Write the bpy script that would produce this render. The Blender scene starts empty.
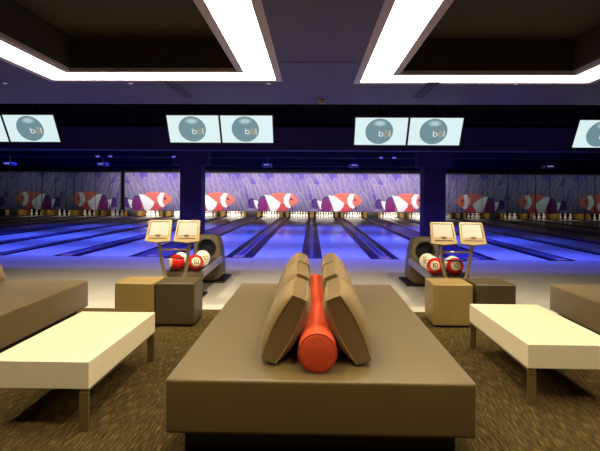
import bpy, bmesh, math, random
import numpy as np
from mathutils import Vector, Matrix
random.seed(4)
PI = math.pi
C = bpy.context.scene.collection
SC = bpy.context.scene

# ------------------------------------------------------------------ materials
def srgb(r, g, b):
    def c(v):
        v /= 255.0
        return v/12.92 if v <= .04045 else ((v+.055)/1.055)**2.4
    return (c(r), c(g), c(b), 1)

def mat(name, col, rough=.6, spec=.5, metal=0, noise=0, nscale=20, bump=0, bscale=60, emit=None, estr=0, stretch=None, sheen=0, coat=0):
    m = bpy.data.materials.new(name); m.use_nodes = True
    nt = m.node_tree; b = nt.nodes['Principled BSDF']
    b.inputs['Base Color'].default_value = col
    b.inputs['Roughness'].default_value = rough
    b.inputs['Specular IOR Level'].default_value = spec
    b.inputs['Metallic'].default_value = metal
    if sheen:
        b.inputs['Sheen Weight'].default_value = sheen; b.inputs['Sheen Roughness'].default_value = .4; b.inputs['Sheen Tint'].default_value = (.82, .9, 1, 1)
    if coat: b.inputs['Coat Weight'].default_value = coat
    if emit:
        b.inputs['Emission Color'].default_value = emit
        b.inputs['Emission Strength'].default_value = estr
    if noise or bump:
        tc = nt.nodes.new('ShaderNodeTexCoord')
        mp = nt.nodes.new('ShaderNodeMapping')
        nt.links.new(tc.outputs['Object'], mp.inputs['Vector'])
        if stretch: mp.inputs['Scale'].default_value = stretch
    if noise:
        n = nt.nodes.new('ShaderNodeTexNoise'); n.inputs['Scale'].default_value = nscale; n.inputs['Detail'].default_value = 4
        nt.links.new(mp.outputs['Vector'], n.inputs['Vector'])
        r = nt.nodes.new('ShaderNodeValToRGB')
        r.color_ramp.elements[0].position = .3; r.color_ramp.elements[1].position = .7
        r.color_ramp.elements[0].color = tuple(v*(1-noise) for v in col[:3])+(1,)
        r.color_ramp.elements[1].color = tuple(min(1, v*(1+noise)) for v in col[:3])+(1,)
        nt.links.new(n.outputs['Fac'], r.inputs['Fac']); nt.links.new(r.outputs['Color'], b.inputs['Base Color'])
    if bump:
        n2 = nt.nodes.new('ShaderNodeTexNoise'); n2.inputs['Scale'].default_value = bscale; n2.inputs['Detail'].default_value = 3
        nt.links.new(mp.outputs['Vector'], n2.inputs['Vector'])
        bp = nt.nodes.new('ShaderNodeBump'); bp.inputs['Strength'].default_value = bump; bp.inputs['Distance'].default_value = .01
        nt.links.new(n2.outputs['Fac'], bp.inputs['Height']); nt.links.new(bp.outputs['Normal'], b.inputs['Normal'])
    return m

def carpet_mat():
    m = bpy.data.materials.new('carpet'); m.use_nodes = True
    nt = m.node_tree; b = nt.nodes['Principled BSDF']; N = nt.nodes.new; L = nt.links.new
    b.inputs['Roughness'].default_value = .95; b.inputs['Specular IOR Level'].default_value = .1
    tc = N('ShaderNodeTexCoord')
    rot = N('ShaderNodeMapping'); rot.inputs['Rotation'].default_value = (0, 0, math.radians(2))
    L(tc.outputs['Object'], rot.inputs['Vector'])
    mp = N('ShaderNodeMapping'); mp.inputs['Scale'].default_value = (180, 9, 1)
    L(rot.outputs['Vector'], mp.inputs['Vector'])
    n = N('ShaderNodeTexNoise'); n.inputs['Scale'].default_value = 1; n.inputs['Detail'].default_value = 2; n.inputs['Distortion'].default_value = .25
    L(mp.outputs['Vector'], n.inputs['Vector'])
    r = N('ShaderNodeValToRGB'); cr = r.color_ramp
    cr.elements[0].position = .38; cr.elements[0].color = srgb(56, 45, 22)
    cr.elements[1].position = .70; cr.elements[1].color = srgb(126, 104, 56)
    e = cr.elements.new(.54); e.color = srgb(76, 62, 31)
    L(n.outputs['Fac'], r.inputs['Fac']); L(r.outputs['Color'], b.inputs['Base Color'])
    bp = N('ShaderNodeBump'); bp.inputs['Strength'].default_value = .5; bp.inputs['Distance'].default_value = .005
    L(n.outputs['Fac'], bp.inputs['Height']); L(bp.outputs['Normal'], b.inputs['Normal'])
    return m

def board_mat(name, c1, c2, rough, spec=.5):
    """narrow lane boards running down the lane"""
    m = bpy.data.materials.new(name); m.use_nodes = True
    nt = m.node_tree; b = nt.nodes['Principled BSDF']; N = nt.nodes.new; L = nt.links.new
    b.inputs['Roughness'].default_value = rough; b.inputs['Specular IOR Level'].default_value = spec
    tc = N('ShaderNodeTexCoord'); mp = N('ShaderNodeMapping'); mp.inputs['Scale'].default_value = (38, .35, 1)
    L(tc.outputs['Object'], mp.inputs['Vector'])
    n = N('ShaderNodeTexNoise'); n.inputs['Scale'].default_value = 1; n.inputs['Detail'].default_value = 2
    L(mp.outputs['Vector'], n.inputs['Vector'])
    r = N('ShaderNodeValToRGB')
    r.color_ramp.elements[0].position = .35; r.color_ramp.elements[0].color = c1
    r.color_ramp.elements[1].position = .65; r.color_ramp.elements[1].color = c2
    L(n.outputs['Fac'], r.inputs['Fac']); L(r.outputs['Color'], b.inputs['Base Color'])
    return m

def attr_mat(name, rough=.7):
    m = bpy.data.materials.new(name); m.use_nodes = True
    nt = m.node_tree; b = nt.nodes['Principled BSDF']
    a = nt.nodes.new('ShaderNodeAttribute'); a.attribute_name = 'print'
    nt.links.new(a.outputs['Color'], b.inputs['Base Color'])
    b.inputs['Roughness'].default_value = rough; b.inputs['Specular IOR Level'].default_value = .2
    return m

def pin_mat():
    m = bpy.data.materials.new('pin_enamel'); m.use_nodes = True
    nt = m.node_tree; b = nt.nodes['Principled BSDF']; N = nt.nodes.new; L = nt.links.new
    b.inputs['Roughness'].default_value = .25
    tc = N('ShaderNodeTexCoord'); s = N('ShaderNodeSeparateXYZ'); L(tc.outputs['Object'], s.inputs['Vector'])
    r = N('ShaderNodeValToRGB'); cr = r.color_ramp; cr.interpolation = 'CONSTANT'
    W = (.85, .83, .79, 1); Rd = srgb(190, 25, 30)
    cr.elements[0].position = 0; cr.elements[0].color = W
    cr.elements[1].position = .248; cr.elements[1].color = Rd
    for p, c in ((.268, W), (.284, Rd), (.300, W)):
        e = cr.elements.new(p); e.color = c
    L(s.outputs['Z'], r.inputs['Fac']); L(r.outputs['Color'], b.inputs['Base Color'])
    return m

LAMP = (1, .88, .66, 1)
M = dict(
    carpet=carpet_mat(),
    approach=board_mat('approach_boards', srgb(196, 188, 170), srgb(206, 198, 181), .34, .4),
    lane=board_mat('lane_boards', srgb(200, 196, 190), srgb(212, 208, 202), .12, .0006),
    gutter=mat('gutter_plastic', srgb(50, 42, 66), .35, .02),
    cap=mat('divider_capping', srgb(84, 72, 120), .35, .02),
    ridge=mat('divider_ridge_highlight', srgb(150, 140, 170), .25, .5),  # ridge colour lightened to carry the highlight lines along the dividers
    capend=mat('capping_tip', srgb(190, 150, 150), .4),
    vinyl=mat('taupe_vinyl', srgb(112, 91, 46), .42, .5, noise=.06, nscale=3, bump=.12, bscale=140, stretch=(1, .25, 1), sheen=.34),
    plinth=mat('dark_plinth', srgb(28, 22, 20), .5),
    cubel=mat('light_taupe_vinyl', srgb(152, 126, 72), .45, .4, noise=.05, nscale=4, bump=.1, bscale=160, stretch=(1, 1, .3)),
    cubed=mat('dark_brown_vinyl', srgb(78, 66, 42), .45, .4, noise=.06, nscale=4, bump=.1, bscale=160, stretch=(1, 1, .3)),
    cloth=mat('tan_fabric', srgb(140, 114, 70), .9, .15, noise=.07, nscale=90, bump=.35, bscale=420, sheen=.2),
    gusset=mat('brown_gusset_fabric', srgb(120, 97, 57), .9, .15, noise=.08, nscale=90, bump=.35, bscale=420, sheen=.15),
    red=mat('coral_red_fabric', srgb(232, 88, 46), .7, .25, noise=.05, nscale=60, bump=.12, bscale=300),
    redp=mat('coral_piping', srgb(200, 68, 38), .7, .25),
    cream=mat('cream_laminate', srgb(238, 222, 184), .42, .4, noise=.015, nscale=6),
    steel=mat('brushed_steel', srgb(164, 146, 104), .42, .5, metal=.85, noise=.05, nscale=8, stretch=(30, 30, 1)),
    ceil=mat('dark_ceiling', srgb(74, 69, 58), .5, .3, noise=.05, nscale=1.2),
    ceilb=mat('black_ceiling', srgb(16, 15, 22), .8, .2, noise=.05, nscale=2),
    soffit=mat('soffit_paint', srgb(34, 26, 62), .6, .3, noise=.05, nscale=2),
    recess=mat('recess_brown', srgb(64, 58, 58), .8, .2, noise=.05, nscale=2),
    ltrim=mat('grey_light_trim', srgb(186, 182, 194), .5, .4),
    diff=mat('light_diffuser', (.9, .88, .82, 1), .6, emit=LAMP, estr=15),
    pillar=mat('violet_pillar_paint', srgb(76, 54, 78), .7, .2, noise=.04, nscale=2),
    wall=mat('dark_wall', srgb(26, 24, 32), .8, .2, noise=.05, nscale=1),
    black=mat('black_plastic', srgb(12, 12, 14), .4),
    frame=mat('screen_frame', srgb(14, 13, 18), .7),
    mural=attr_mat('mural_print', .8),
    pin=pin_mat(),
    kick=mat('golden_kickback', srgb(176, 138, 62), .35, .5, noise=.12, nscale=5),
    kickd=mat('dark_kickback', srgb(20, 17, 16), .6),
    pit=mat('pit_curtain', srgb(104, 92, 90), .8, noise=.1, nscale=9),  # paler copy for the lit lanes, pit lighting put into the colour
    pit_unlit=mat('unlit_pit_curtain', srgb(24, 20, 18), .8, noise=.1, nscale=9),  # same curtain in unlit lanes, shade put into the colour
    screen=mat('monitor_screen', (.02, .02, .02, 1), .3, emit=srgb(218, 240, 242), estr=1.0),
    lball=mat('logo_grey', (.02, .02, .02, 1), .4, emit=srgb(108, 140, 150), estr=1.0),
    lhi1=mat('logo_highlight_edge', (.02, .02, .02, 1), .4, emit=srgb(124, 156, 164), estr=1.0),
    lhi2=mat('logo_highlight_mid', (.02, .02, .02, 1), .4, emit=srgb(146, 176, 182), estr=1.0),
    lhi=mat('logo_highlight', (.02, .02, .02, 1), .4, emit=srgb(172, 200, 205), estr=1.0),
    lwhite=mat('logo_white', (.02, .02, .02, 1), .4, emit=srgb(240, 246, 246), estr=1.0),
    lorange=mat('logo_orange', (.02, .02, .02, 1), .4, emit=srgb(206, 166, 92), estr=1.0),
    gold=mat('champagne_plastic', srgb(140, 115, 64), .4, .5, noise=.03, nscale=30),
    pole=mat('champagne_metal', srgb(172, 152, 108), .35, .5, metal=.6),
    kscreen=mat('keypad_screen', (.05, .05, .05, 1), .3, emit=srgb(242, 214, 164), estr=.82),
    hood=mat('bronze_hood', srgb(92, 80, 56), .42, .5, noise=.05, nscale=14),
    rail=mat('grey_rail', srgb(150, 146, 158), .3, .5, metal=.5),
    tray=mat('tray_dark', srgb(60, 52, 44), .5),
    ballr=mat('red_ball', srgb(205, 28, 22), .16, .5, coat=.4),
    ballw=mat('white_ball', srgb(226, 218, 200), .18, .5, coat=.4),
    cdisc=mat('ball_cream_disc', srgb(232, 214, 170), .25),
    ink=mat('ball_ink', srgb(34, 26, 22), .3),
    vent=mat('vent_slot', srgb(10, 10, 12), .7),
    det=mat('detector_plastic', srgb(150, 140, 124), .5),
    lamp=mat('small_lamp_glow', (.1, .1, .1, 1), .4, emit=(1, .9, .75, 1), estr=1.2),
    uv=mat('violet_lens', (.1, .1, .2, 1), .3, emit=srgb(110, 96, 230), estr=.9),
    proj=mat('projector_body', srgb(70, 62, 110), .5, noise=.1, nscale=12),
    led=mat('projector_led', (.1, .1, .1, 1), .4, emit=srgb(190, 180, 240), estr=.9),
)

# ------------------------------------------------------------------ mesh helpers
def box(bm, x0, x1, y0, y1, z0, z1, bev=0, seg=2):
    vs = [bm.verts.new((x, y, z)) for z in (z0, z1) for y in (y0, y1) for x in (x0, x1)]
    fs = [bm.faces.new([vs[i] for i in f]) for f in ((0, 2, 3, 1), (4, 5, 7, 6), (0, 1, 5, 4), (2, 6, 7, 3), (0, 4, 6, 2), (1, 3, 7, 5))]
    if bev:
        es = list({e for f in fs for e in f.edges})
        bmesh.ops.bevel(bm, geom=es, offset=bev, segments=seg, profile=.6, affect='EDGES')
    return bm

def tube(bm, pts, r, n=10, closed=False):
    pts = [Vector(p) for p in pts]
    rings = []
    k = len(pts)
    for i, p in enumerate(pts):
        if closed: t = (pts[(i+1) % k]-pts[i-1])
        else: t = pts[min(i+1, k-1)]-pts[max(i-1, 0)]
        t.normalize()
        a = Vector((0, 0, 1)) if abs(t.z) < .9 else Vector((1, 0, 0))
        u = t.cross(a).normalized(); v = t.cross(u)
        rr = r[i] if isinstance(r, (list, tuple)) else r
        rings.append([bm.verts.new(p+u*rr*math.cos(2*PI*j/n)+v*rr*math.sin(2*PI*j/n)) for j in range(n)])
    for i in range(k if closed else k-1):
        A, B = rings[i], rings[(i+1) % k]
        for j in range(n): bm.faces.new((A[j], A[(j+1) % n], B[(j+1) % n], B[j]))
    if not closed:
        bm.faces.new(rings[0][::-1]); bm.faces.new(rings[-1])

def lathe(bm, prof, n=20, c=(0, 0, 0)):
    rings = []
    for r, z in prof:
        if r < 1e-6: rings.append([bm.verts.new((c[0], c[1], c[2]+z))])
        else: rings.append([bm.verts.new((c[0]+r*math.cos(2*PI*j/n), c[1]+r*math.sin(2*PI*j/n), c[2]+z)) for j in range(n)])
    for A, B in zip(rings, rings[1:]):
        for j in range(n):
            a = [A[0]] if len(A) == 1 else [A[j], A[(j+1) % n]]
            b = [B[0]] if len(B) == 1 else [B[(j+1) % n], B[j]]
            if len(a)+len(b) > 2: bm.faces.new(a+b)
    if len(rings[0]) > 1: bm.faces.new(rings[0][::-1])
    if len(rings[-1]) > 1: bm.faces.new(rings[-1])

def ylathe(bm, prof, n, c):
    """prof: (radius, y) revolved about a Y axis through c"""
    b2 = bmesh.new(); lathe(b2, prof, n)
    R = Matrix.Rotation(-PI/2, 4, 'X')
    me = bpy.data.meshes.new('t'); b2.transform(Matrix.Translation(c) @ R); b2.to_mesh(me); b2.free()
    bm.from_mesh(me); bpy.data.meshes.remove(me)

def obj(name, bm, m, parent=None, smooth=False, fix=True):
    me = bpy.data.meshes.new(name)
    if fix: bmesh.ops.recalc_face_normals(bm, faces=bm.faces)
    bm.to_mesh(me); bm.free()
    ms = m if isinstance(m, (list, tuple)) else [m]
    for q in ms: me.materials.append(q)
    if smooth:
        me.polygons.foreach_set('use_smooth', [True]*len(me.polygons))
        me.set_sharp_from_angle(angle=math.radians(42))
    o = bpy.data.objects.new(name, me); C.objects.link(o)
    if parent: o.parent = parent
    return o

def tag(o, label, cat, group=None, kind=None):
    o['label'] = label; o['category'] = cat
    if group: o['group'] = group
    if kind: o['kind'] = kind
    return o

def thing(name, label, cat, loc=(0, 0, 0), rz=0, group=None):
    o = bpy.data.objects.new(name, None); C.objects.link(o)
    o.empty_display_size = .1
    o.location = loc; o.rotation_euler = (0, 0, rz)
    return tag(o, label, cat, group)

def struct(name, bm, m, label=None, cat=None):
    o = obj(name, bm, m); o['kind'] = 'structure'
    if label: o['label'] = label
    if cat: o['category'] = cat
    return o

def dup(root, loc, rz=0, label=None, group=None):
    r = root.copy(); C.objects.link(r); r.location = loc; r.rotation_euler = (0, 0, rz)
    if label: r['label'] = label
    if group: r['group'] = group
    for ch in list(root.children):
        c = ch.copy(); C.objects.link(c); c.parent = r
        for g in list(ch.children):
            d = g.copy(); C.objects.link(d); d.parent = c
    return r

def B(*a, **k):
    bm = bmesh.new(); box(bm, *a, **k); return bm

# ------------------------------------------------------------------ lane layout
# centre line of every divider and its half width, mirrored about the central gutters
DIV = [(0, .235, 'S'), (1.615, .32, 'L'), (3.545, .55, 'P'), (5.475, .32, 'L'), (7.09, .235, 'S'), (8.705, .32, 'L'),
       (10.635, .55, 'P'), (12.565, .32, 'L'), (14.18, .235, 'S'), (15.795, .32, 'L'), (17.725, .55, 'P')]
LANES = [.765, 2.465, 4.625, 6.325, 7.855, 9.555, 11.715, 13.415, 14.945, 16.645]
ORD = ['first', 'second', 'third', 'fourth', 'fifth', 'sixth', 'seventh', 'eighth', 'ninth', 'tenth', 'eleventh']
FOUL = 10.98; PIT = 30.6; MASK = 29.0
XW = 19.2
CARP = 6.06

# ------------------------------------------------------------------ room shell
o = struct('floor', B(-XW, XW, -3, CARP, -.1, .0), M['carpet'], 'dark brown carpet with fine pale diagonal streaks', 'carpet')
o = struct('floor_approach', B(-XW, XW, CARP, FOUL, -.1, .0), M['approach'], 'pale approach floor between the carpet and the lanes', 'floor')
struct('floor_lane_bed', B(-XW, XW, FOUL, 31.4, -.25, -.12), M['ceilb'])
struct('wall_left', B(-XW-.15, -XW, -3, 31.4, -.1, 3.5), M['wall'])
struct('wall_right', B(XW, XW+.15, -3, 31.4, -.1, 3.5), M['wall'])
struct('wall_back', B(-XW, XW, -3.15, -3, -.1, 3.5), M['wall'])
struct('wall_far', B(-XW, XW, 31.4, 31.55, -.25, 3.5), M['wall'])

CZ = 2.66; CEND = 6.95
cof = [(-2.87, -.405, 5.47), (.53, 3.03, 5.58)]           # outer edge of each glowing band: x0, x1, far y
CY0 = 1.7; BX = .30; BW = .33; TR = .07
bm = bmesh.new()
holes = [(a-TR, b+TR, CY0-TR, f+TR) for a, b, f in cof]
xs = sorted({-XW, XW, *[h[0] for h in holes], *[h[1] for h in holes]})
ys = sorted({-3, CEND, *[h[2] for h in holes], *[h[3] for h in holes]})
for x0, x1 in zip(xs, xs[1:]):
    for y0, y1 in zip(ys, ys[1:]):
        cx, cy = (x0+x1)/2, (y0+y1)/2
        if any(h[0] < cx < h[1] and h[2] < cy < h[3] for h in holes): continue
        box(bm, x0, x1, y0, y1, CZ, CZ+.12)
struct('ceiling', bm, M['ceil'], 'dark grey lounge ceiling around the glowing rectangles', 'ceiling')
struct('ceiling_void', B(-XW, XW, CEND, 10.2, 3.3, 3.4), M['ceilb'])
struct('ceiling_edge', B(-XW, XW, CEND-.02, CEND+.1, CZ+.12, 3.3), M['ceilb'])
struct('ceiling_lanes', B(-XW, XW, 10.2, 31.4, 2.78, 2.88), M['ceilb'])
struct('soffit', B(-XW, XW, 10.2, 10.55, 2.31, 2.86), M['soffit'])
struct('soffit_upper', B(-XW, XW, 10.25, 10.5, 2.88, 3.3), M['ceilb'])
# thin seam across the ceiling between the two coffers, and beams over the lanes
struct('trim_1', B(-.3, .42, 4.72, 4.73, CZ-.004, CZ-.001), M['vent'])
for i, (y, z) in enumerate(((14.9, 2.5), (19.5, 2.5), (24.0, 2.56))):
    struct('beam', B(-XW, XW, y, y+.22, z, 2.78), M['soffit'])

for i, (a, b, f) in enumerate(cof):
    side = 'left' if i == 0 else 'right'
    t = thing('ceiling_light', 'glowing rectangular warm white band around the %s dark ceiling recess' % side, 'ceiling light', ((a+b)/2, (CY0+f)/2, CZ))
    hx, hy = (b-a)/2, (f-CY0)/2
    def ring(x, y, w, z0, z1, wx=None):
        bm = bmesh.new(); wx = wx or w
        box(bm, -x, x, y-w, y, z0, z1); box(bm, -x, x, -y, -y+w, z0, z1)
        box(bm, -x, -x+wx, -y+w, y-w, z0, z1); box(bm, x-wx, x, -y+w, y-w, z0, z1)
        return bm
    obj('diffuser', ring(hx, hy, BW, .004, .02, BX), M['diff'], t)
    obj('outer_trim', ring(hx+TR, hy+TR, TR, -.004, .03), M['ltrim'], t)
    obj('inner_trim', ring(hx-BX, hy-BW, TR, -.004, .03), M['ltrim'], t)
    bm = bmesh.new()
    x, y = hx-BX-TR, hy-BW-TR
    for bx in ((-x-.02, -x, -y, y), (x, x+.02, -y, y), (-x-.02, x+.02, y, y+.02), (-x-.02, x+.02, -y-.02, -y)):
        box(bm, *bx, .03, .36)
    box(bm, -x-.02, x+.02, -y-.02, y+.02, .36, .38)
    o = struct('ceiling_recess', bm, M['recess'], 'dark brown recess inside the %s glowing band' % side, 'ceiling recess'); o.location = t.location

# ceiling fittings
def slot_vent(x, label):
    t = thing('slot_vent', label, 'vent', (x, 6.0, CZ), 0, 'slot vents')
    obj('frame', B(-.075, .075, -.46, .46, -.006, -.001), M['ceil'], t)
    for dx in (-.045, 0, .045):
        obj('slot', B(dx-.011, dx+.011, -.44, .44, -.009, -.006), M['vent'], t)
slot_vent(-1.61, 'dark three-slot air vent in the ceiling above the left monitors')
slot_vent(1.34, 'dark three-slot air vent in the ceiling above the right monitors')
t = thing('smoke_detector', 'small round smoke detector on the dark ceiling between the monitor pairs', 'smoke detector', (.12, 6.62, CZ))
bm = bmesh.new(); lathe(bm, [(.055, -.001), (.06, -.012), (.055, -.02)], 20); obj('base', bm, M['det'], t, True)
bm = bmesh.new(); lathe(bm, [(.042, -.021), (.04, -.04), (.025, -.055), (0, -.058)], 20); obj('sensor', bm, M['det'], t, True)
for x, lab in ((-3.52, 'small bright pinhole spotlight near the left edge of the ceiling'), (-2.07, 'small bright pinhole spotlight beyond the left glowing band, near its left corner'),
               (-.5, 'small bright pinhole spotlight at the inner far corner of the left glowing band'), (2.27, 'small bright pinhole spotlight beyond the right glowing band')):
    t = thing('pinhole_spotlight', lab, 'spotlight', (x, 5.64, CZ), 0, 'pinhole spotlights')
    bm = bmesh.new(); lathe(bm, [(.032, -.001), (.032, -.006), (.02, -.006), (.02, -.002)], 16); obj('bezel', bm, M['ltrim'], t, True)
    bm = bmesh.new(); lathe(bm, [(.013, -.0025), (.013, -.005), (0, -.006)], 12); obj('lamp', bm, M['lamp'], t, True)

# ------------------------------------------------------------------ lanes, gutters, pins
def lane_name(x):
    i = min(range(len(LANES)), key=lambda k: abs(LANES[k]-abs(x)))
    return ORD[i], ('right' if x > 0 else 'left')

lane0 = None
lanexs = sorted([-x for x in LANES]+LANES)
for x in lanexs:
    n, s = lane_name(x)
    lit = -11 < x < 7.2
    lab = '%s bowling lane, %s to the %s of the central gutters' % ('blue-lit' if lit else 'dim unlit', n, s)
    if lane0 is None:
        lane0 = thing('bowling_lane', lab, 'lane', (x, FOUL, 0), 0, 'bowling lanes')
        obj('lane_surface', B(-.53, .53, 0, PIT-FOUL, -.06, 0), M['lane'], lane0)
        bm = bmesh.new()
        for k in range(-3, 4):
            yy = 4.75-.16*abs(k)
            v = [bm.verts.new(p) for p in ((k*.127-.016, yy-.16, .0015), (k*.127+.016, yy-.16, .0015), (k*.127, yy, .0015))]
            bm.faces.new(v)
        obj('aiming_arrows', bm, M['gutter'], lane0, fix=False)
        obj('foul_line', B(-.53, .53, .0, .012, .0005, .0015), M['gutter'], lane0)
    else:
        dup(lane0, (x, FOUL, 0), 0, lab)

def gutter_bm(cx, w, L):
    """a half-round trough running along Y"""
    bm = bmesh.new(); n = 8; A = []; Bv = []
    for i in range(n+1):
        a = PI*i/n
        p = (cx-w/2*math.cos(a), -.07*math.sin(a)-.004)
        A.append(bm.verts.new((p[0], 0, p[1]))); Bv.append(bm.verts.new((p[0], L, p[1])))
    for i in range(n): bm.faces.new((A[i], A[i+1], Bv[i+1], Bv[i]))
    bm.faces.new(A+[bm.verts.new((cx+w/2, 0, -.1)), bm.verts.new((cx-w/2, 0, -.1))][0:2])
    return bm
LG = PIT-FOUL
protos = {}
divs = sorted([(-x, h, k) for x, h, k in DIV[1:]]+DIV)
for x, h, k in divs:
    i = min(range(len(DIV)), key=lambda q: abs(DIV[q][0]-abs(x)))
    lab = 'central pair of dark gutters between the two middle lanes' if i == 0 else \
        '%s dark gutter divider, %s to the %s of the central gutters' % ({'S': 'narrow', 'L': 'capped', 'P': 'wide'}[k], ORD[i-1], 'right' if x > 0 else 'left')
    hw = h-.006
    if k not in protos:
        t = protos[k] = thing('lane_divider', lab, 'lane divider', (x, FOUL, 0), 0, 'lane dividers')
        gw = .2
        for s in (-1, 1): obj('gutter', gutter_bm(s*(hw-gw/2), gw, LG), M['gutter'], t, True)
        cw = hw-gw
        bm = B(-cw, cw, 0, LG, -.1, .012 if k != 'S' else .006, bev=.004)
        obj('capping', bm, M['cap'], t)
        if k != 'S':
            w2 = min(cw, .12)
            obj('capping_tip', B(-w2, w2, -.004, .28, .0121, .024, bev=.005), M['capend'], t)
            # raised round rail along the capping
            bm = bmesh.new(); tube(bm, [(-cw+.03, .35, .02), (-cw+.03, LG, .02)], .012, 6); tube(bm, [(cw-.03, .35, .02), (cw-.03, LG, .02)], .012, 6)
            obj('rail', bm, M['ridge'], t, True)
        else:
            for q in (-.029, 0, .029):
                bm = bmesh.new(); tube(bm, [(q, .01, .008), (q, LG, .008)], .006, 6); obj('ridge', bm, M['ridge'], t, True)
    else: dup(protos[k], (x, FOUL, 0), 0, lab)

prof = [(.024, 0), (.0287, .004), (.0365, .03), (.0455, .057), (.053, .083), (.0605, .114), (.0598, .135), (.055, .16), (.045, .19), (.0345, .215), (.0262, .24), (.0229, .258), (.0236, .275), (.0275, .305), (.0315, .33), (.0324, .345), (.0305, .36), (.024, .373), (.012, .380), (0, .381)]
bm = bmesh.new(); lathe(bm, prof, 16)
pin0 = obj('bowling_pin', bm, M['pin'], None, True)
first = True
ROWS = [('head pin', 0, 0), ('second row left', 1, -.5), ('second row right', 1, .5), ('third row left', 2, -1), ('third row middle', 2, 0), ('third row right', 2, 1),
        ('back row far left', 3, -1.5), ('back row inner left', 3, -.5), ('back row inner right', 3, .5), ('back row far right', 3, 1.5)]
for x in lanexs:
    n, s = lane_name(x)
    for rn, r, c in ROWS:
        p = pin0 if first else pin0.copy()
        if not first: C.objects.link(p)
        first = False
        p.location = (x+c*.3048, 29.33+r*.264, 0)
        tag(p, 'white bowling pin, %s, on %s lane %s of centre' % (rn, n, s), 'bowling pin', 'pins on the %s lane %s of centre' % (n, s))

# pinsetter surrounds between the lanes
kp = {}
for x, h, k in divs:
    i = min(range(len(DIV)), key=lambda q: abs(DIV[q][0]-abs(x)))
    where = 'in line with the central gutters' if i == 0 else '%s to the %s of the central gutters' % (ORD[i-1], 'right' if x > 0 else 'left')
    lab = 'golden brown kickback under the fish screen, ' + where
    if k not in kp:
        t = kp[k] = thing('pinsetter_kickback', lab, 'kickback', (x, 29.2, .045), 0, 'kickback panels')
        if k == 'S':
            obj('side_panel', B(-.12, .12, 0, 1.35, 0, 1.0, bev=.01), M['kick'], t)
        else:
            w = .11
            for s in (-1, 1):
                c = s*(h-.1-w/2)
                obj('side_panel', B(c-w/2, c+w/2, 0, 1.35, 0, 1.0, bev=.01), M['kick'], t)
            q = h-.1-w-.004
            obj('infill_panel', B(-q, q, .25, .29, 0, 1.0), M['kickd'], t)
    else: dup(kp[k], (x, 29.2, .045), 0, lab)
pc = None
for x in lanexs:
    n, s = lane_name(x)
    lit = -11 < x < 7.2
    lab = '%s pit curtain behind the pins, %s lane %s of centre' % ('pale lit' if lit else 'dark unlit', n, s)
    o = obj('pit_curtain', B(-.56, .56, 0, .03, .02, 1.05), M['pit'] if lit else M['pit_unlit']); o.location = (x, 30.64, 0)
    tag(o, lab, 'curtain', 'pit curtains')

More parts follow.
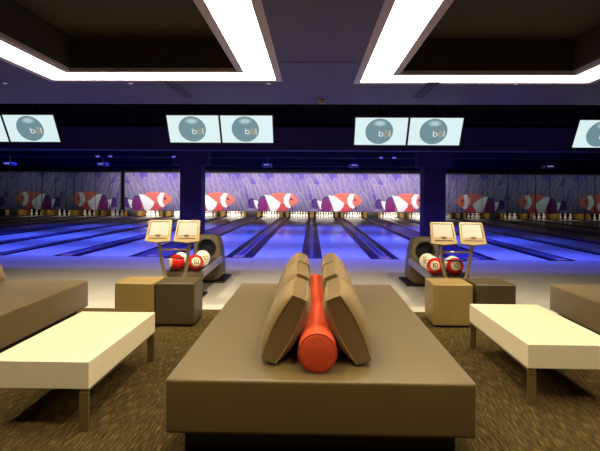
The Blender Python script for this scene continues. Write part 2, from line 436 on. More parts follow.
# ------------------------------------------------------------------ the fish murals above the pins
def smooth(e0, e1, x):
    t = np.clip((x-e0)/(e1-e0), 0, 1); return t*t*(3-2*t)
def inpoly(px, py, poly):
    r = np.zeros(px.shape, bool); n = len(poly); j = n-1
    for i in range(n):
        xi, yi = poly[i]; xj, yj = poly[j]
        if yi != yj:
            c = ((yi > py) != (yj > py)) & (px < (xj-xi)*(py-yi)/(yj-yi)+xi); r ^= c
        j = i
    return r
def fish_print(u, v):
    """u: 0..63.3 across one repeat, eye at u=44; v: -25..13.5 down from the eye line.  returns sRGB 0..255"""
    P = 63.3
    rng = random.Random(11)
    col = np.zeros(u.shape+(3,)); 
    base0 = np.array([90, 76, 158.]); base1 = np.array([118, 104, 150.])
    w = (.5+.5*np.sin(u*2*PI/P*2+v*.22))[..., None]
    col[:] = base0*(1-w)+base1*w
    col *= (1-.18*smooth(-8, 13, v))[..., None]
    # tentacles of the anemone
    tips = []
    for px, py in ((80, 75), (150, 75), (200, 60), (245, 55), (330, 75), (285, 85), (375, 115), (403, 118), (245, 140), (265, 172), (288, 205), (130, 135), (180, 125),
                   (40, 150), (100, 155), (350, 110), (310, 30), (20, 40), (110, 20), (180, 15), (390, 40), (220, 180), (300, 150), (330, 230), (420, 70)):
        tips.append(((px-212)/6.67+44, (py-205)/6.67, rng.uniform(.2, .55), rng.uniform(1.9, 2.7), rng.uniform(16, 30), rng.random()))
    tips.sort(key=lambda q: q[1])
    for tx, ty, sl, r, Ln, sh in tips:
        dx = (u-tx+P/2) % P-P/2
        best = None
        for off in (0, P, -P):
            ax = dx+off
            ex, ey = sl*Ln, Ln
            t = np.clip((ax*ex+(v-ty)*ey)/(ex*ex+ey*ey), 0, 1)
            d = np.hypot(ax-ex*t, v-ty-ey*t)-r*.25*t*2
            best = d if best is None else np.minimum(best, d)
        m = smooth(r+.4, r-.4, best)
        rim = smooth(.3*r, .95*r, best)*.9
        body = np.array([112, 102, 146.])+np.array([26, 26, 8.])*sh
        edge = np.array([148, 138, 160.])+np.array([26, 24, 8.])*sh
        c = body*(1-rim[..., None])+edge*rim[..., None]
        m = (m*.76)[..., None]
        col = col*(1-m)+c*m
    def paint(mask, c):
        col[mask] = c
    X0 = 44
    x = (u-X0+52) % P-52            # fish space, eye at 0, nose to +7.4
    y = v
    orange = (222, 116, 98); red = (204, 88, 90); purple = (132, 48, 116); dark = (70, 50, 120); white = (252, 250, 250)
    # dark water under and above the fish
    m = ((x+20)/10)**2+((y+7)/3)**2 < 1; pass
    # tail
    m = ((x+39.6)/3.6)**2+((y-4.5)/5.4)**2 < 1; paint(m, (92, 56, 130))
    m = (((x+39.6)/3.6)**2+((y-4.5)/5.4)**2 < 1) & (((x+39.2)/3.1)**2+((y-5.6)/5.4)**2 > 1); paint(m, (44, 32, 92))
    m = inpoly(x, y, [(-37.6, 1), (-33, 1.5), (-31, 9), (-34, 9.5), (-36.2, 6)]); paint(m, white)
    # orange middle
    m = ((x+12)/13.5)**2+((y-.9)/7.7)**2 < 1; paint(m, orange)
    m = ((x+13)/14)**2+((y-4.5)/8)**2 < 1; m &= y > 4.5; paint(m, red)
    # rear body
    m = ((x+28.5)/5)**2+((y-6.5)/9.8)**2 < 1; paint(m, purple)
    m = (((x+28.5)/5)**2+((y-6.5)/9.8)**2 < 1) & (((x+28.3)/4.8)**2+((y-8)/9.6)**2 > 1); paint(m, dark)
    # head
    m = inpoly(x, y, [(-5, -6.9), (-1, -6.2), (3, -3.9), (6, -1.2), (7.2, .8), (6.6, 2.6), (4, 4.6), (1, 6.6), (-2, 8.2), (-6, 8.4)]); paint(m, (226, 122, 98))
    m = (((x+10.2)/4.4)**2+((y-9.3)/2.4)**2 < 1); paint(m, (230, 84, 90))
    # white bars
    m = inpoly(x, y, [(-26.4, -4.6), (-20, -3.4), (-14.5, .6), (-10.8, 3.6), (-11.6, 7), (-15, 11.5), (-20.5, 12.5), (-22.5, 6), (-24.6, 1)]); paint(m, white)
    m = inpoly(x, y, [(-4.6, -6), (-.6, -5.6), (-2.4, -1), (-2.6, 3), (-.2, 7.6), (-2.6, 8.8), (-5.6, 6.6), (-7.6, 2.5), (-7.2, -2)]); paint(m, white)
    m = (x/1.2)**2+(y/1.0)**2 < 1; paint(m, (60, 40, 110))
    # pale mound in the lower left of each repeat
    m = ((x+41)/4.5)**2+((y-13)/4)**2 < 1; paint(m, (150, 140, 178))
    return np.clip(col, 0, 255)

def mural(name, x0, x1, per, eye, flip, res, label, slats):
    z0, z1 = .42, 2.6
    nx = max(2, int((x1-x0)/res)); nz = int((z1-z0)/res)
    X = np.linspace(x0, x1, nx+1); Z = np.linspace(z0, z1, nz+1)
    gx, gz = np.meshgrid(X, Z)
    vs = np.stack([gx, np.full_like(gx, MASK), gz], -1).reshape(-1, 3)
    idx = np.arange((nx+1)*(nz+1)).reshape(nz+1, nx+1)
    fs = np.stack([idx[:-1, :-1], idx[:-1, 1:], idx[1:, 1:], idx[1:, :-1]], -1).reshape(-1, 4)
    t = thing(name, label, 'screen', ((x0+x1)/2, MASK, z0))
    me = bpy.data.meshes.new('printed_panel')
    off = np.array([(x0+x1)/2, MASK, z0])
    me.from_pydata((vs-off).tolist(), [], fs.tolist())
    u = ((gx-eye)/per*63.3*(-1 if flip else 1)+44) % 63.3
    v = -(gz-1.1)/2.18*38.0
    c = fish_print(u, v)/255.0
    lin = np.where(c <= .04045, c/12.92, ((c+.055)/1.055)**2.4)
    if slats:
        rg = random.Random(3)
        xx = x0
        while xx < x1:
            xx += rg.choice((.33, .48, .62, .8))
            lin[np.abs(gx-xx) < res*.6] *= .25
    rgba = np.ones(lin.shape[:2]+(4,)); rgba[..., :3] = lin
    a = me.color_attributes.new('print', 'FLOAT_COLOR', 'POINT')
    a.data.foreach_set('color', rgba.reshape(-1).astype(np.float32))
    me.materials.append(M['mural'])
    o = bpy.data.objects.new('printed_panel', me); C.objects.link(o); o.parent = t
    hw = (x1-x0)/2; H = z1-z0
    obj('backing_board', B(-hw, hw, .004, .05, 0, H), M['frame'], t)
    bm = bmesh.new()
    box(bm, -hw-.05, hw+.05, -.02, .05, H, H+.07); box(bm, -hw-.05, hw+.05, -.02, .05, -.03, 0)
    box(bm, -hw-.07, -hw, -.02, .05, 0, H); box(bm, hw, hw+.07, -.02, .05, 0, H)
    obj('frame', bm, M['frame'], t)
mural('fish_mural', -10.95, 7.15, 3.69, -1.2, False, .03, 'bright mural of orange and white fish facing right among violet anemones', False)
mural('fish_mural', -18.9, -11.2, 3.35, -13.7, True, .035, 'dim slatted fish mural facing left at the far left end', True)
mural('fish_mural', 7.4, 18.9, 3.52, 12.18, True, .035, 'dim slatted fish mural facing left at the far right end', True)

# ------------------------------------------------------------------ pillars
for s, nm in ((-1, 'left'), (1, 'right')):
    x = 3.56*s
    bm = B(x-.31, x+.31, 14.55, 15.15, -.05, 2.5, bev=.01)
    struct('pillar', bm, M['pillar'], 'dark violet square pillar on the %s between the lanes' % nm, 'pillar')
    bm = B(x-.52, x+.52, 14.45, 14.88, 2.24, 2.78, bev=.01)
    struct('pillar_capital', bm, M['pillar'], 'wider block at the top of the %s pillar' % nm, 'pillar')

# ------------------------------------------------------------------ monitors with the ball logo
W, Hh, TIL = .9, .515, math.radians(31)
def flat_poly(bm, pts, y):
    bm.faces.new([bm.verts.new((p[0], y, p[1])) for p in pts])
def circ(cx, cz, rx, rz, n=40): return [(cx+rx*math.cos(2*PI*i/n), cz+rz*math.sin(2*PI*i/n)) for i in range(n)]
def stroke(bm, pts, w, y, closed=False):
    """flat ribbon along a polyline in XZ"""
    k = len(pts); L_ = []; R_ = []
    for i, p in enumerate(pts):
        a = pts[(i-1) % k] if (closed or i > 0) else p
        b = pts[(i+1) % k] if (closed or i < k-1) else p
        dx, dz = b[0]-a[0], b[1]-a[1]; q = math.hypot(dx, dz) or 1
        nx, nz = -dz/q*w/2, dx/q*w/2
        L_.append(bm.verts.new((p[0]+nx, y, p[1]+nz))); R_.append(bm.verts.new((p[0]-nx, y, p[1]-nz)))
    for i in range(k if closed else k-1):
        j = (i+1) % k
        bm.faces.new((L_[i], R_[i], R_[j], L_[j]))
def make_monitor(label, loc):
    t = thing('monitor', label, 'monitor', loc, 0, 'overhead monitors')
    tilt = Matrix.Rotation(TIL, 4, 'X')          # top edge leans towards the viewer
    def ob(name, bm, m, parent=t, smooth=False):
        bm.transform(tilt); return obj(name, bm, m, parent, smooth, fix=name in ('housing',))
    ob('housing', B(-W/2-.014, W/2+.014, .004, .07, -Hh/2-.014, Hh/2+.014, bev=.006), M['black'])
    bm = bmesh.new()
    for r in ((-W/2-.016, W/2+.016, Hh/2, Hh/2+.016), (-W/2-.016, W/2+.016, -Hh/2-.016, -Hh/2), (-W/2-.016, -W/2, -Hh/2, Hh/2), (W/2, W/2+.016, -Hh/2, Hh/2)):
        box(bm, r[0], r[1], -.008, .01, r[2], r[3])
    ob('bezel', bm, M['black'])
    bm = bmesh.new(); flat_poly(bm, [(-W/2, -Hh/2), (W/2, -Hh/2), (W/2, Hh/2), (-W/2, Hh/2)], 0)
    d = ob('display', bm, M['screen'])
    cx, cz, r = -.029, .0, .24
    bm = bmesh.new(); flat_poly(bm, circ(cx, cz, r, r, 48), -.0015); ob('logo_ball', bm, M['lball'], d)
    for q, (k_, mm) in enumerate(((1.0, 'lhi1'), (.8, 'lhi2'), (.58, 'lhi'))):
        bm = bmesh.new(); flat_poly(bm, circ(cx+.004, cz+.152, .125*k_, .062*k_), -.0022-.0004*q); ob('logo_highlight', bm, M[mm], d)
    # lettering "böl"
    y = -.0045; w = .0115; bx, bz = -.027, -.088; rr = .034
    bm = bmesh.new()
    stroke(bm, [(bx, bz+.105), (bx, bz)], w, y); stroke(bm, circ(bx+rr, bz+rr, rr, rr, 28), w, y-.0002, True)
    ob('logo_letter', bm, M['lwhite'], d)
    lx = bx+.184; bm = bmesh.new()
    stroke(bm, [(lx, bz+.105), (lx, bz-.006)], w, y)
    ob('logo_letter', bm, M['lwhite'], d)
    bm = bmesh.new(); ox = bx+.127
    stroke(bm, circ(ox, bz+rr, rr, rr, 28), w, y-.001, True)
    for q in (-.018, .018): flat_poly(bm, circ(ox+q, bz+.1, .011, .011, 14), y-.001)
    ob('logo_letter', bm, M['lorange'], d)
    bm = bmesh.new(); box(bm, -.03, .03, .1, .16, .05, .72); box(bm, -.12, .12, .07, .1, -.1, .1)
    obj('ceiling_mount', bm, M['black'], t)
    return t
MY, MZ = 8.73, 2.541
mons = [(-2.08, 'left monitor of the left pair, tilted, showing a grey ball logo'), (-1.145, 'right monitor of the left pair, tilted, showing a grey ball logo'),
        (1.191, 'left monitor of the right pair, tilted, showing a grey ball logo'), (2.129, 'right monitor of the right pair, tilted, showing a grey ball logo'),
        (-5.90, 'monitor cut off by the left edge of the picture, mostly out of view'), (-4.965, 'outlying monitor in the upper left, leftmost full ball logo'),
        (4.99, 'outlying monitor cut off by the right edge of the picture')]
m0 = None
for x, lab in mons:
    if m0 is None: m0 = make_monitor(lab, (x, MY, MZ))
    else: dup(m0, (x, MY, MZ-(.03 if x > 0 else 0)-(.03 if x > 4 else 0)), 0, lab)

# ------------------------------------------------------------------ projectors and violet spots over the lanes
pr = None
for x, lab in ((-6.62, 'small projector hanging over the lanes, left of the left monitors'), (-1.42, 'small projector hanging below the left monitors, over the lanes'),
               (1.30, 'small projector hanging below the right monitors, over the lanes'), (4.12, 'small projector hanging just right of the right pillar'),
               (7.3, 'small projector hanging over the lanes at far right'), (-9.6, 'small projector hanging at the left edge over the lanes')):
    if pr is None:
        pr = t = thing('projector', lab, 'projector', (x, 15.6, 2.3), 0, 'projectors')
        obj('body', B(-.15, .15, -.1, .2, -.05, .06, bev=.015), M['proj'], t)
        bm = bmesh.new(); ylathe(bm, [(.035, 0), (.04, .05), (.03, .06), (0, .055)], 16, (.06, .19, .0)); obj('lens', bm, M['black'], t, True)
        obj('mounting_pole', B(-.02, .02, .03, .07, .06, .48), M['black'], t)
        bm = bmesh.new()
        for dx in (-.06, .0, .055): box(bm, dx-.016, dx+.016, -.104, -.1, .0, .03)
        obj('indicator', bm, M['led'], t)
    else: dup(pr, (x, 15.6, 2.3), 0, lab)
uv = None
for x, lab in ((-6.2, 'left one of two violet spots under the beam at left'), (-5.83, 'right one of two violet spots under the beam at left'),
               (1.96, 'left one of two violet spots under the beam beside right pillar'), (2.33, 'right one of two violet spots under the beam beside right pillar'),
               (-3.99, 'violet spot at the left side of the left pillar top')):
    if uv is None:
        uv = t = thing('violet_spot', lab, 'spotlight', (x, 14.3, 2.5), 0, 'violet spots')
        bm = bmesh.new(); lathe(bm, [(.04, .05), (.045, .0), (.05, -.02), (.05, .05)], 14); obj('can', bm, M['black'], t, True)
        bm = bmesh.new(); lathe(bm, [(.052, -.015), (.05, -.045), (.03, -.06), (0, -.066)], 14); obj('lens', bm, M['uv'], t, True)
        obj('stem', B(-.012, .012, -.012, .012, .05, .28), M['black'], t)
    else: dup(uv, (x, 14.3, 2.5), 0, lab)

# ------------------------------------------------------------------ lounge furniture
def rounded_block(bm, hx, hy, z0, z1, bev, crown=.0, seg=4, n=10):
    """upholstered block: bevelled box, its top slightly crowned"""
    box(bm, -hx, hx, -hy, hy, z0, z1, bev=bev, seg=seg)
    if crown:
        bmesh.ops.subdivide_edges(bm, edges=[e for e in bm.edges if e.calc_length() > .3], cuts=n, use_grid_fill=True)
        for v in bm.verts:
            if v.co.z > z1-1e-4:
                v.co.z += crown*max(0, 1-(v.co.x/hx)**2)*max(0, 1-(v.co.y/hy)**2)

def make_sofa(label, loc):
    t = thing('bench_sofa', label, 'sofa', loc, 0, 'bench sofas')
    bm = bmesh.new(); rounded_block(bm, .818, 1.43, .14, .43, .022, .006); obj('seat', bm, M['vinyl'], t, True)
    bm = bmesh.new(); rounded_block(bm, .735, 1.33, .0, .138, .005); obj('plinth', bm, M['plinth'], t)
    return t
SX, SY = .048, 4.05
s0 = make_sofa('taupe bench sofa in the centre foreground under the red bolster', (SX, SY, 0))
dup(s0, (-3.315, 4.12, 0), 0, 'taupe bench sofa at the left edge behind the left cream table')
dup(s0, (3.475, 4.22, 0), 0, 'taupe bench sofa at the right edge beside the right cream table')

def make_bolster(label, loc):
    t = thing('bolster', label, 'bolster', loc, 0, 'red bolsters')
    bm = bmesh.new(); r = .106; L2 = 1.02
    ylathe(bm, [(0, -L2-.012), (r*.5, -L2-.011), (r*.9, -L2-.004), (r, -L2+.012), (r, -.5), (r, .5), (r, L2-.012), (r*.9, L2+.004), (r*.5, L2+.011), (0, L2+.012)], 40, (0, 0, r))
    obj('cover', bm, M['red'], t, True)
    for s in (-1, 1):
        bm = bmesh.new(); tube(bm, [(r*.985*math.cos(2*PI*i/40), s*(L2-.002), r+r*.985*math.sin(2*PI*i/40)) for i in range(40)], .0045, 6, True)
        obj('piping', bm, M['redp'], t, True)
    return t
b0 = make_bolster('coral red cylindrical bolster lying along the centre sofa', (.036, 3.75, .437))
dup(b0, (-3.56, 4.2, .436), 0, 'coral red bolster on the left sofa behind its pillow, out of frame')

def make_pillow(label, loc, rz, lean):
    """box cushion; local: length along Y, height along Z, thickness along X; leaned about its bottom edge"""
    t = thing('pillow', label, 'pillow', loc, rz, 'tan pillows')
    L_, H_, bulge = .325, .207, .05
    def ed(a, b): return .040+.020*(1-b*b)+.006*(1-a*a)*b*b
    n = 14
    bmF = bmesh.new(); bmG = bmesh.new()
    def outline(a, b):
        # slightly concave sides between the pointed corners
        y = L_*a*(1-.045*(1-b*b)); z = H_*b*(1-.03*(1-a*a))
        return y, z
    tilt = Matrix.Rotation(lean, 4, 'Y')
    base = Matrix.Translation((0, 0, H_))
    for s in (-1, 1):
        g = {}
        for i in range(n+1):
            for j in range(n+1):
                a = -math.cos(PI*i/n); b = -math.cos(PI*j/n)
                y, z = outline(a, b)
                th = ed(a, b)+bulge*((1-a**4)*(1-b**4))**.6
                g[i, j] = bmF.verts.new((s*th, y, z))
        for i in range(n):
            for j in range(n):
                bmF.faces.new((g[i, j], g[i+1, j], g[i+1, j+1], g[i, j+1]))
    ring = []
    for i in range(n): ring.append((-math.cos(PI*i/n), -1))
    for i in range(n): ring.append((1, -math.cos(PI*i/n)))
    for i in range(n): ring.append((math.cos(PI*i/n), 1))
    for i in range(n): ring.append((-1, math.cos(PI*i/n)))
    k = 5; rows = []
    for q in range(k+1):
        f = -1+2*q/k
        rows.append([bmG.verts.new((f*ed(a, b), outline(a, b)[0]*(1+.012*(1-f*f)), outline(a, b)[1]*(1+.02*(1-f*f)))) for a, b in ring])
    for A, Bq in zip(rows, rows[1:]):
        for i in range(len(ring)):
            j = (i+1) % len(ring); bmG.faces.new((A[i], A[j], Bq[j], Bq[i]))
    pip = []
    for s in (-1, 1):
        bp = bmesh.new()
        tube(bp, [(s*(ed(a, b)+.001), outline(a, b)[0], outline(a, b)[1]) for a, b in ring], .0055, 6, True); pip.append(bp)
    for b_ in [bmF, bmG]+pip: b_.transform(tilt @ base)
    obj('cover', bmF, M['cloth'], t, True); obj('gusset', bmG, M['gusset'], t, True)
    for bp in pip: obj('piping', bp, M['cloth'], t, True)
    return t
LEAN = math.radians(24)
p0 = None
def Rd2(y, side): return math.radians(2.5*math.sin(y*9+side))
def pillow(x, y, side, label):
    global p0
    # side -1: left of the bolster, leaning right
    ly = math.radians(0)
    if p0 is None: p0 = make_pillow(label, (x, y, .459), 0, LEAN); return p0
    return dup(p0, (x, y, .459), (0 if side < 0 else PI)+Rd2(y, side), label)
PX = .277
pn = pillow(SX-.012-PX, 3.17, -1, 'nearest tan pillow on the left side of the central red bolster')
pillow(SX-.012-PX+.004, 3.83, -1, 'middle tan pillow on the left side of the central red bolster')
pillow(SX-.012-PX-.002, 4.49, -1, 'farthest tan pillow on the left side of the central red bolster')
pr_ = pillow(SX-.012+PX, 3.17, 1, 'nearest tan pillow on the right side of the central red bolster')
pillow(SX-.012+PX-.004, 3.83, 1, 'middle tan pillow on the right side of the central red bolster')
pillow(SX-.012+PX+.002, 4.49, 1, 'farthest tan pillow on the right side of the central red bolster')
pn.scale = (1.04, 1, .945); pr_.scale = (1.04, 1, .945)
pillow(-3.56+PX, 4.93, 1, 'tan pillow cut off by the left picture edge on the left sofa')

def make_table(label, loc):
    t = thing('coffee_table', label, 'table', loc, 0, 'cream coffee tables')
    hx, hy = .31, .625
    obj('tabletop', B(-hx, hx, -hy, hy, .25, .41, bev=.003), M['cream'], t)
    for sx in (-1, 1):
        for sy in (-1, 1):
            x = sx*(hx-.03); y = sy*(hy-.0125)
            obj('leg', B(x-.027, x+.027, y-.012, y+.012, 0, .232, bev=.002), M['steel'], t)
    bm = bmesh.new()
    for sx in (-1, 1): box(bm, sx*(hx-.03)-.027, sx*(hx-.03)+.027, -hy+.008, hy-.008, .234, .249)
    obj('under_frame', bm, M['steel'], t)
    return t
t0 = make_table('cream slab coffee table in the left foreground on steel legs', (-1.62, 3.545, 0))
dup(t0, (1.768, 4.02, 0), 0, 'cream slab coffee table in the right foreground on steel legs')

def make_cube(label, loc, m):
    t = thing('cube_ottoman', label, 'ottoman', loc, 0, 'cube ottomans')
    bm = bmesh.new(); rounded_block(bm, .208, .208, .02, .46, .014, .004, 3, 5); obj('upholstery', bm, m, t, True)
    obj('base', B(-.18, .18, -.18, .18, 0, .02), M['plinth'], t)
    bm = bmesh.new(); q = .2095
    tube(bm, [(-q+.01, -q, .445), (q-.01, -q, .445), (q, -q+.01, .445), (q, q-.01, .445), (q-.01, q, .445), (-q+.01, q, .445), (-q, q-.01, .445), (-q, -q+.01, .445)], .003, 6, True)
    obj('piping', bm, m, t, True)
    return t
make_cube('light taupe cube ottoman behind the left cream table', (-1.874, 5.45, 0), M['cubel'])
make_cube('dark brown cube ottoman between the left table and centre sofa', (-1.445, 5.46, 0), M['cubed'])
make_cube('light taupe cube ottoman between the centre sofa and right table', (1.508, 5.56, 0), M['cubel'])
make_cube('dark brown cube ottoman behind the right cream table', (1.968, 5.575, 0), M['cubed'])

# ------------------------------------------------------------------ ball returns
def make_return(label, loc):
    """origin on the floor under the front face of the hood; the ball tray runs towards the viewer (-Y)"""
    t = thing('ball_return', label, 'ball return', loc, 0, 'ball returns')
    n = 64
    def out(a, hw, z0, z1, p=5.0):
        c, s = math.cos(a), math.sin(a)
        k = (abs(c)**p+abs(s)**p)**(-1/p)
        x = hw*k*c; zz = k*s
        z = (z0+z1)/2+(z1-z0)/2*zz
        x *= 1.12-.24*(z-z0)/(z1-z0)          # narrows towards the top
        return x, z
    cz, r = .545, .138
    bm = bmesh.new()
    sects = [(.0, .215, .04, .755), (.02, .225, .03, .765), (.3, .225, .03, .745), (.48, .21, .03, .62), (.6, .18, .03, .42), (.62, .17, .04, .4)]
    rings = []
    A = [2*PI*i/n for i in range(n)]
    rings.append([bm.verts.new((r*math.cos(a), .14, cz+r*math.sin(a))) for a in A])
    rings.append([bm.verts.new((r*math.cos(a), .0, cz+r*math.sin(a))) for a in A])
    for y, hw, z0, z1 in sects:
        rings.append([bm.verts.new((out(a, hw, z0, z1)[0], y, out(a, hw, z0, z1)[1])) for a in A])
    for P_, Q in zip(rings, rings[1:]):
        for i in range(n): bm.faces.new((P_[i], P_[(i+1) % n], Q[(i+1) % n], Q[i]))
    bm.faces.new(rings[-1])
    obj('hood', bm, M['hood'], t, True)
    bm = bmesh.new(); ylathe(bm, [(0, .10), (r*.995, .10), (r*.995, .115), (0, .12)], 40, (0, 0, cz)); obj('ball_opening', bm, M['black'], t)
    bm = bmesh.new(); tube(bm, [(r*1.04*math.cos(a), -.002, cz+r*1.04*math.sin(a)) for a in A[::2]], .009, 8, True); obj('opening_ring', bm, M['kickd'], t, True)
    obj('base', B(-.29, .29, -.05, .68, 0, .035, bev=.01), M['black'], t)
    obj('nameplate', B(-.06, .06, -.003, .004, .712, .72), M['rail'], t)
    # tray
    zr0, zr1 = .41, .385
    bm = bmesh.new()
    vs = [(-.215, -.01, zr0-.014), (.215, -.01, zr0-.014), (.215, -1.36, zr1-.014), (-.215, -1.36, zr1-.014)]
    up = [bm.verts.new(v) for v in vs]; lo = [bm.verts.new((v[0]*.9, v[1], v[2]-.1)) for v in vs]
    bm.faces.new(up); bm.faces.new(lo[::-1])
    for i in range(4): bm.faces.new((up[i], up[(i+1) % 4], lo[(i+1) % 4], lo[i]))
    obj('tray_bed', bm, M['tray'], t)
    for s in (-1, 1):
        bm = bmesh.new()
        a, b = Vector((s*.235, -.0, zr0)), Vector((s*.235, -1.37, zr1))
        v = []
        for p in (a, b):
            v.append([bm.verts.new((p.x+dx, p.y, p.z+dz)) for dx, dz in ((-.018, -.075), (.018, -.075), (.022, .005), (.01, .018), (-.012, .018), (-.02, .005))])
        for i in range(6): bm.faces.new((v[0][i], v[0][(i+1) % 6], v[1][(i+1) % 6], v[1][i]))
        bm.faces.new(v[0]); bm.faces.new(v[1][::-1])
        obj('side_rail', bm, M['rail'], t)
    obj('front_lip', B(-.25, .25, -1.41, -1.372, zr1-.1, zr1-.012, bev=.012), M['hood'], t)
    bm = bmesh.new(); tube(bm, [(0, -.02, zr0-.008), (0, -1.36, zr1-.008)], .012, 8); obj('centre_rib', bm, M['kickd'], t, True)
    obj('pedestal', B(-.1, .1, -1.15, -.95, .03, .28, bev=.02), M['tray'], t)
    obj('pedestal_foot', B(-.2, .2, -1.22, -.86, 0, .03, bev=.008), M['black'], t)
    return t
RL = (-1.665, 7.9, 0); RR = (1.755, 7.78, 0)
r0 = make_return('bronze ball return with red and white balls, behind the left cubes', RL)
dup(r0, RR, 0, 'bronze ball return with red and white balls, behind the right cubes')

# bowling balls; the numbered disc faces -Y until the ball is turned
BR = .1085
def sph(u, v, r):
    """map flat disc coordinates (metres) onto the ball, about the -Y pole"""
    d = math.hypot(u, v); a = d/BR
    s = math.sin(a)/d if d > 1e-9 else 0
    return (r*s*u, -r*math.cos(a), r*s*v)
def dense(pts, closed, step=.006):
    o = []; k = len(pts)
    for i in range(k if closed else k-1):
        a, b = pts[i], pts[(i+1) % k]; m = max(1, int(math.hypot(b[0]-a[0], b[1]-a[1])/step))
        for q in range(m): o.append((a[0]+(b[0]-a[0])*q/m, a[1]+(b[1]-a[1])*q/m))
    if not closed: o.append(pts[-1])
    return o
def sstroke(bm, pts, w, r, closed=False):
    pts = dense(pts, closed)
    b2 = bmesh.new(); stroke(b2, pts, w, 0, closed)
    m = {}
    for v in b2.verts: m[v] = bm.verts.new(sph(v.co.x, v.co.z, r))
    for f in b2.faces: bm.faces.new([m[v] for v in f.verts])
    b2.free()
def make_ball(label, m, loc, rot):
    t = thing('bowling_ball', label, 'bowling ball', loc, 0, 'bowling balls on the returns')
    t.rotation_euler = rot
    bm = bmesh.new(); bmesh.ops.create_uvsphere(bm, u_segments=32, v_segments=20, radius=BR); obj('shell', bm, m, t, True)
    bm = bmesh.new(); c = bm.verts.new(sph(0, 0, BR+.0008)); prev = [c]; k = 32
    for q in range(1, 6):
        ring_ = [bm.verts.new(sph(.066*q/5*math.cos(2*PI*i/k), .066*q/5*math.sin(2*PI*i/k), BR+.0008)) for i in range(k)]
        for i in range(k):
            j = (i+1) % k
            bm.faces.new((c, ring_[i], ring_[j]) if q == 1 else (prev[i], ring_[i], ring_[j], prev[j]))
        prev = ring_
    d = obj('number_disc', bm, M['cdisc'], t, True)
    bm = bmesh.new(); r = BR+.0018
    sstroke(bm, circ(0, 0, .058, .058, 40), .005, r, True)
    sstroke(bm, [(-.031, .018), (-.019, .03), (-.019, -.03)], .011, r)
    sstroke(bm, circ(.014, 0, .017, .027, 28), .011, r, True)
    obj('number_ten', bm, M['ink'], d)
    return t
def put_balls(R_, spec, nm):
    # spec: (column -1/1, slot from the front, material, label, rotation)
    for c, s, m, lab, rot in spec:
        y = R_[1]-1.235+s*.222
        f = (R_[1]-y)/1.36
        zc = (.41*(1-f)+.385*f)-.014+BR+.003
        make_ball(lab, m, (R_[0]-.02+c*.128+(.03 if s == 1 and c == 1 else 0), y, zc), rot)
Rd = math.radians
put_balls(RL, [
    (-1, 0, M['ballr'], 'red ball at the front left of the left ball return', (Rd(-4), 0, Rd(-48))),
    (1, 0, M['ballr'], 'red ball numbered 10 at the front right of the left return', (Rd(-14), 0, Rd(20))),
    (-1, 1, M['ballw'], 'white ball behind the front left red ball, left return', (Rd(30), 0, Rd(60))),
    (1, 1, M['ballw'], 'white ball with a disc behind the numbered red ball, left return', (Rd(-22), 0, Rd(44))),
    (1, 2, M['ballw'], 'white ball, third in the right row of the left return', (Rd(40), 0, Rd(10))),
], 'left')
put_balls(RR, [
    (-1, 0, M['ballr'], 'red ball numbered 10 at the front left of the right return', (Rd(-14), 0, Rd(-14))),
    (1, 0, M['ballr'], 'red ball numbered 10 at the front right of the right return', (Rd(-14), 0, Rd(-8))),
    (-1, 1, M['ballw'], 'white ball behind the front left red ball, right return', (Rd(-20), 0, Rd(-52))),
    (-1, 2, M['ballw'], 'white ball, third in the left row of the right return', (Rd(-26), 0, Rd(-30))),
    (1, 1, M['ballw'], 'white ball behind the front right red ball, right return', (Rd(40), 0, Rd(30))),
], 'right')

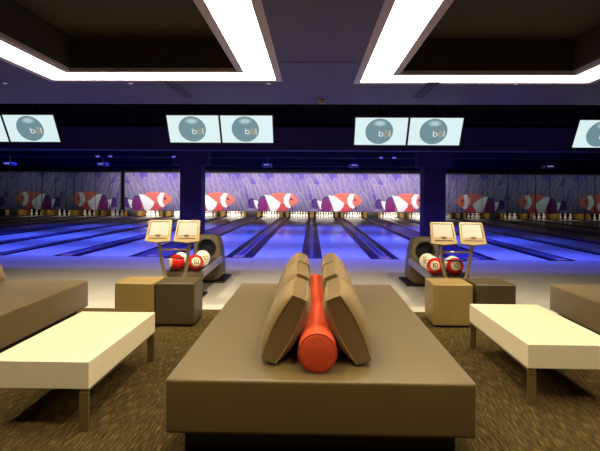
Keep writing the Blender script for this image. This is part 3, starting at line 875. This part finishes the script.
# ------------------------------------------------------------------ keypad consoles
def make_console(label, loc):
    t = thing('keypad_console', label, 'console', loc, 0, 'keypad consoles')
    for s in (-1, 1):
        pts = []
        for i in range(15):
            q = i/14; z = .02+q*.82
            x = s*max(.022, .186-.38*max(0, .80-z)**2)
            pts.append((x, .03*math.sin(q*PI), z))
        bm = bmesh.new(); tube(bm, pts, .021, 12); obj('pole', bm, M['pole'], t, True)
    bm = bmesh.new(); tube(bm, [(-.172, .014, .705), (.172, .014, .705)], .013, 10); obj('crossbar', bm, M['pole'], t, True)
    bm = bmesh.new(); tube(bm, [(-.13, .02, .60), (-.05, .0, .607), (.05, .0, .597), (.13, .02, .60)], .009, 8); obj('cable', bm, M['black'], t, True)
    bm = bmesh.new(); lathe(bm, [(.17, 0), (.17, .012), (.15, .02), (0, .021)], 32); obj('base_plate', bm, M['pole'], t, True)
    tilt = Matrix.Rotation(Rd(-27), 4, 'X')
    for s in (-1, 1):
        cx = s*.178
        def ob(name, bm, m, parent, sm=False):
            bm.transform(Matrix.Translation((cx, -.012, .937)) @ tilt); return obj(name, bm, m, parent, sm)
        w, h = .142, .143
        # housing: a frame open over the screen with a bowed chin
        bm = bmesh.new()
        outl = [(-w-.016, -h), (-w*.8, -h-.004), (0, -h-.018), (w*.8, -h-.004), (w+.016, -h), (w, h-.01), (w-.012, h), (-w+.012, h), (-w, h-.01)]
        fr = [bm.verts.new((x, -.03 if z < 0 else -.018, z)) for x, z in outl]; bk = [bm.verts.new((x*.93, .03, z*.93)) for x, z in outl]
        md = [bm.verts.new((x, .004, z)) for x, z in outl]
        bm.faces.new(bk)
        for P_, Q in ((fr, md), (md, bk)):
            for i in range(len(outl)):
                j = (i+1) % len(outl); bm.faces.new((P_[i], P_[j], Q[j], Q[i]))
        # front rim with a rectangular opening
        inn = [(-.124, -.066), (0, -.066), (.124, -.066), (.117, .12), (-.117, .12)]
        iv = [bm.verts.new((x, -.012, z)) for x, z in inn]
        f = bm.faces.new(iv)
        iv2 = [bm.verts.new((x*1.06, -.03 if z < 0 else -.02, z+(.006 if z > 0 else -.006))) for x, z in inn]
        for i in range(5): bm.faces.new((iv[i], iv[(i+1) % 5], iv2[(i+1) % 5], iv2[i]))
        # fill between outline and the opening
        a = fr; b = iv2
        for q in ((a[0], a[1], b[0]), (a[1], a[2], b[1], b[0]), (a[2], a[3], b[2], b[1]), (a[3], a[4], b[2]), (a[4], a[5], b[3], b[2]), (a[5], a[6], b[3]), (a[6], a[7], b[4], b[3]), (a[7], a[8], b[4]), (a[8], a[0], b[0], b[4])):
            bm.faces.new(q)
        hs = ob('keypad', bm, M['gold'], t)
        bm = bmesh.new(); bm.faces.new([bm.verts.new((x, -.0155, z)) for x, z in [(-.121, -.06), (.121, -.06), (.114, .114), (-.114, .114)]])
        ob('keypad_screen', bm, M['kscreen'], hs)
        bm = bmesh.new()
        pts = [(-.11+.22*i/16, -.105+.055*math.sin(PI*i/16)) for i in range(17)]
        top = [bm.verts.new((x, -.040, z)) for x, z in pts]; bot = [bm.verts.new((x, -.024, z)) for x, z in pts]
        bm.faces.new(top)
        for i in range(17): bm.faces.new((top[i], top[(i+1) % 17], bot[(i+1) % 17], bot[i]))
        ob('chin_arch', bm, M['gold'], hs)
        bm = bmesh.new(); flat_poly(bm, circ(0, -.078, .034, .013, 24), -.0415); 
        ob('sensor_button', bm, M['kickd'], hs)
        obj('keypad_bracket', B(cx-.02, cx+.02, -.01, .05, .80, .87, bev=.006), M['pole'], t)
    return t
c0 = make_console('twin keypad console on curved poles behind the left cubes', (-1.723, 6.22, 0))
dup(c0, (1.79, 6.22, 0), 0, 'twin keypad console on curved poles behind the right cubes')

# ------------------------------------------------------------------ lights
def area(name, loc, size, energy, col, rot=(0, 0, 0), spread=180):
    l = bpy.data.lights.new(name, 'AREA'); l.shape = 'RECTANGLE'; l.size, l.size_y = size
    l.energy = energy; l.color = col; l.spread = math.radians(spread)
    o = bpy.data.objects.new(name, l); C.objects.link(o); o.location = loc; o.rotation_euler = rot
    return o
UV = (.05, .085, 1.0)
lc = (-10.5+7.1)/2; lw = 17.6
area('blacklight', (lc-.2, 10.85, 2.72), (lw-.6, .2), 330, UV, (Rd(26), 0, 0), 90)
area('approach_blue_fill', (lc-.2, 10.8, 2.74), (lw-.6, .1), 230, (.08, .09, 1), (Rd(-6), 0, 0), 150)  # extra weak light, added to spill blue onto the approach floor
area('blacklight_second', (lc-.2, 15.6, 2.74), (lw-.6, .3), 480, UV, (Rd(10), 0, 0), 100)
area('blacklight_third', (lc-.2, 20.2, 2.74), (lw-.6, .3), 230, UV, (Rd(10), 0, 0), 100)
for x in (-3.52, -2.07, -.5, 2.27):
    l = bpy.data.lights.new('pinhole_beam', 'SPOT'); l.energy = 230; l.color = LAMP[:3]; l.spot_size = Rd(110); l.spot_blend = 1; l.shadow_soft_size = .03
    o = bpy.data.objects.new('pinhole_beam', l); C.objects.link(o); o.location = (x, 5.64, CZ-.03); o.rotation_euler = (Rd(28), 0, 0)
area('soffit_fill', (0, 9.5, 3.27), (20, .1), 22, (.25, .12, 1), (Rd(20), 0, 0), 150)  # unseen violet light added in the void to tint the soffit face
area('mural_fill', (lc-.1, 25.8, 2.74), (18, .25), 560, (1, .93, .98), (Rd(80), 0, 0), 100)  # hidden strip added to light the bright mural in place of projector beams
area('mural_fill_left', (-15.0, 25.8, 2.74), (7, .25), 16, (.8, 1, .95), (Rd(80), 0, 0), 100)  # weak hidden strip added for the dim left mural
area('mural_fill_right', (13.2, 25.8, 2.74), (11, .25), 26, (.8, 1, .95), (Rd(80), 0, 0), 100)  # weak hidden strip added for the dim right mural
area('pin_light', (lc-.1, 29.12, .62), (18, .12), 170, (1, .94, .84), (Rd(62), 0, 0), 120)
area('pin_light_left', (-15, 29.12, .62), (7.4, .12), 12, (1, .9, .75), (Rd(55), 0, 0), 170)
area('pin_light_right', (13.2, 29.12, .62), (11, .12), 18, (1, .9, .75), (Rd(55), 0, 0), 170)

# ------------------------------------------------------------------ world, camera, view
w = bpy.data.worlds.new('World'); SC.world = w; w.use_nodes = True
w.node_tree.nodes['Background'].inputs['Color'].default_value = (.5, .55, .8, 1)
w.node_tree.nodes['Background'].inputs['Strength'].default_value = .0
cam = bpy.data.cameras.new('camera'); co = bpy.data.objects.new('camera', cam); C.objects.link(co)
psi = math.atan(12/500); rho = .0067
Fv = Vector((-math.sin(psi), math.cos(psi), 0)); Rv = Vector((math.cos(psi), math.sin(psi), 0)); Uv = Vector((0, 0, 1))
R2 = Rv*math.cos(rho)+Uv*math.sin(rho); U2 = Uv*math.cos(rho)-Rv*math.sin(rho)
mx = Matrix((R2, U2, -Fv)).transposed().to_4x4(); mx.translation = (0, 0, 1.41)
co.matrix_world = mx
cam.sensor_fit = 'HORIZONTAL'; cam.sensor_width = 36; cam.lens = 500/600*36
cam.shift_x = 0; cam.shift_y = -(225.5-194.2)/600
cam.clip_end = 200
SC.camera = co
SC.view_settings.view_transform = 'Standard'; SC.view_settings.look = 'None'
SC.view_settings.exposure = 0; SC.view_settings.gamma = 1
SC.view_settings.use_curve_mapping = False
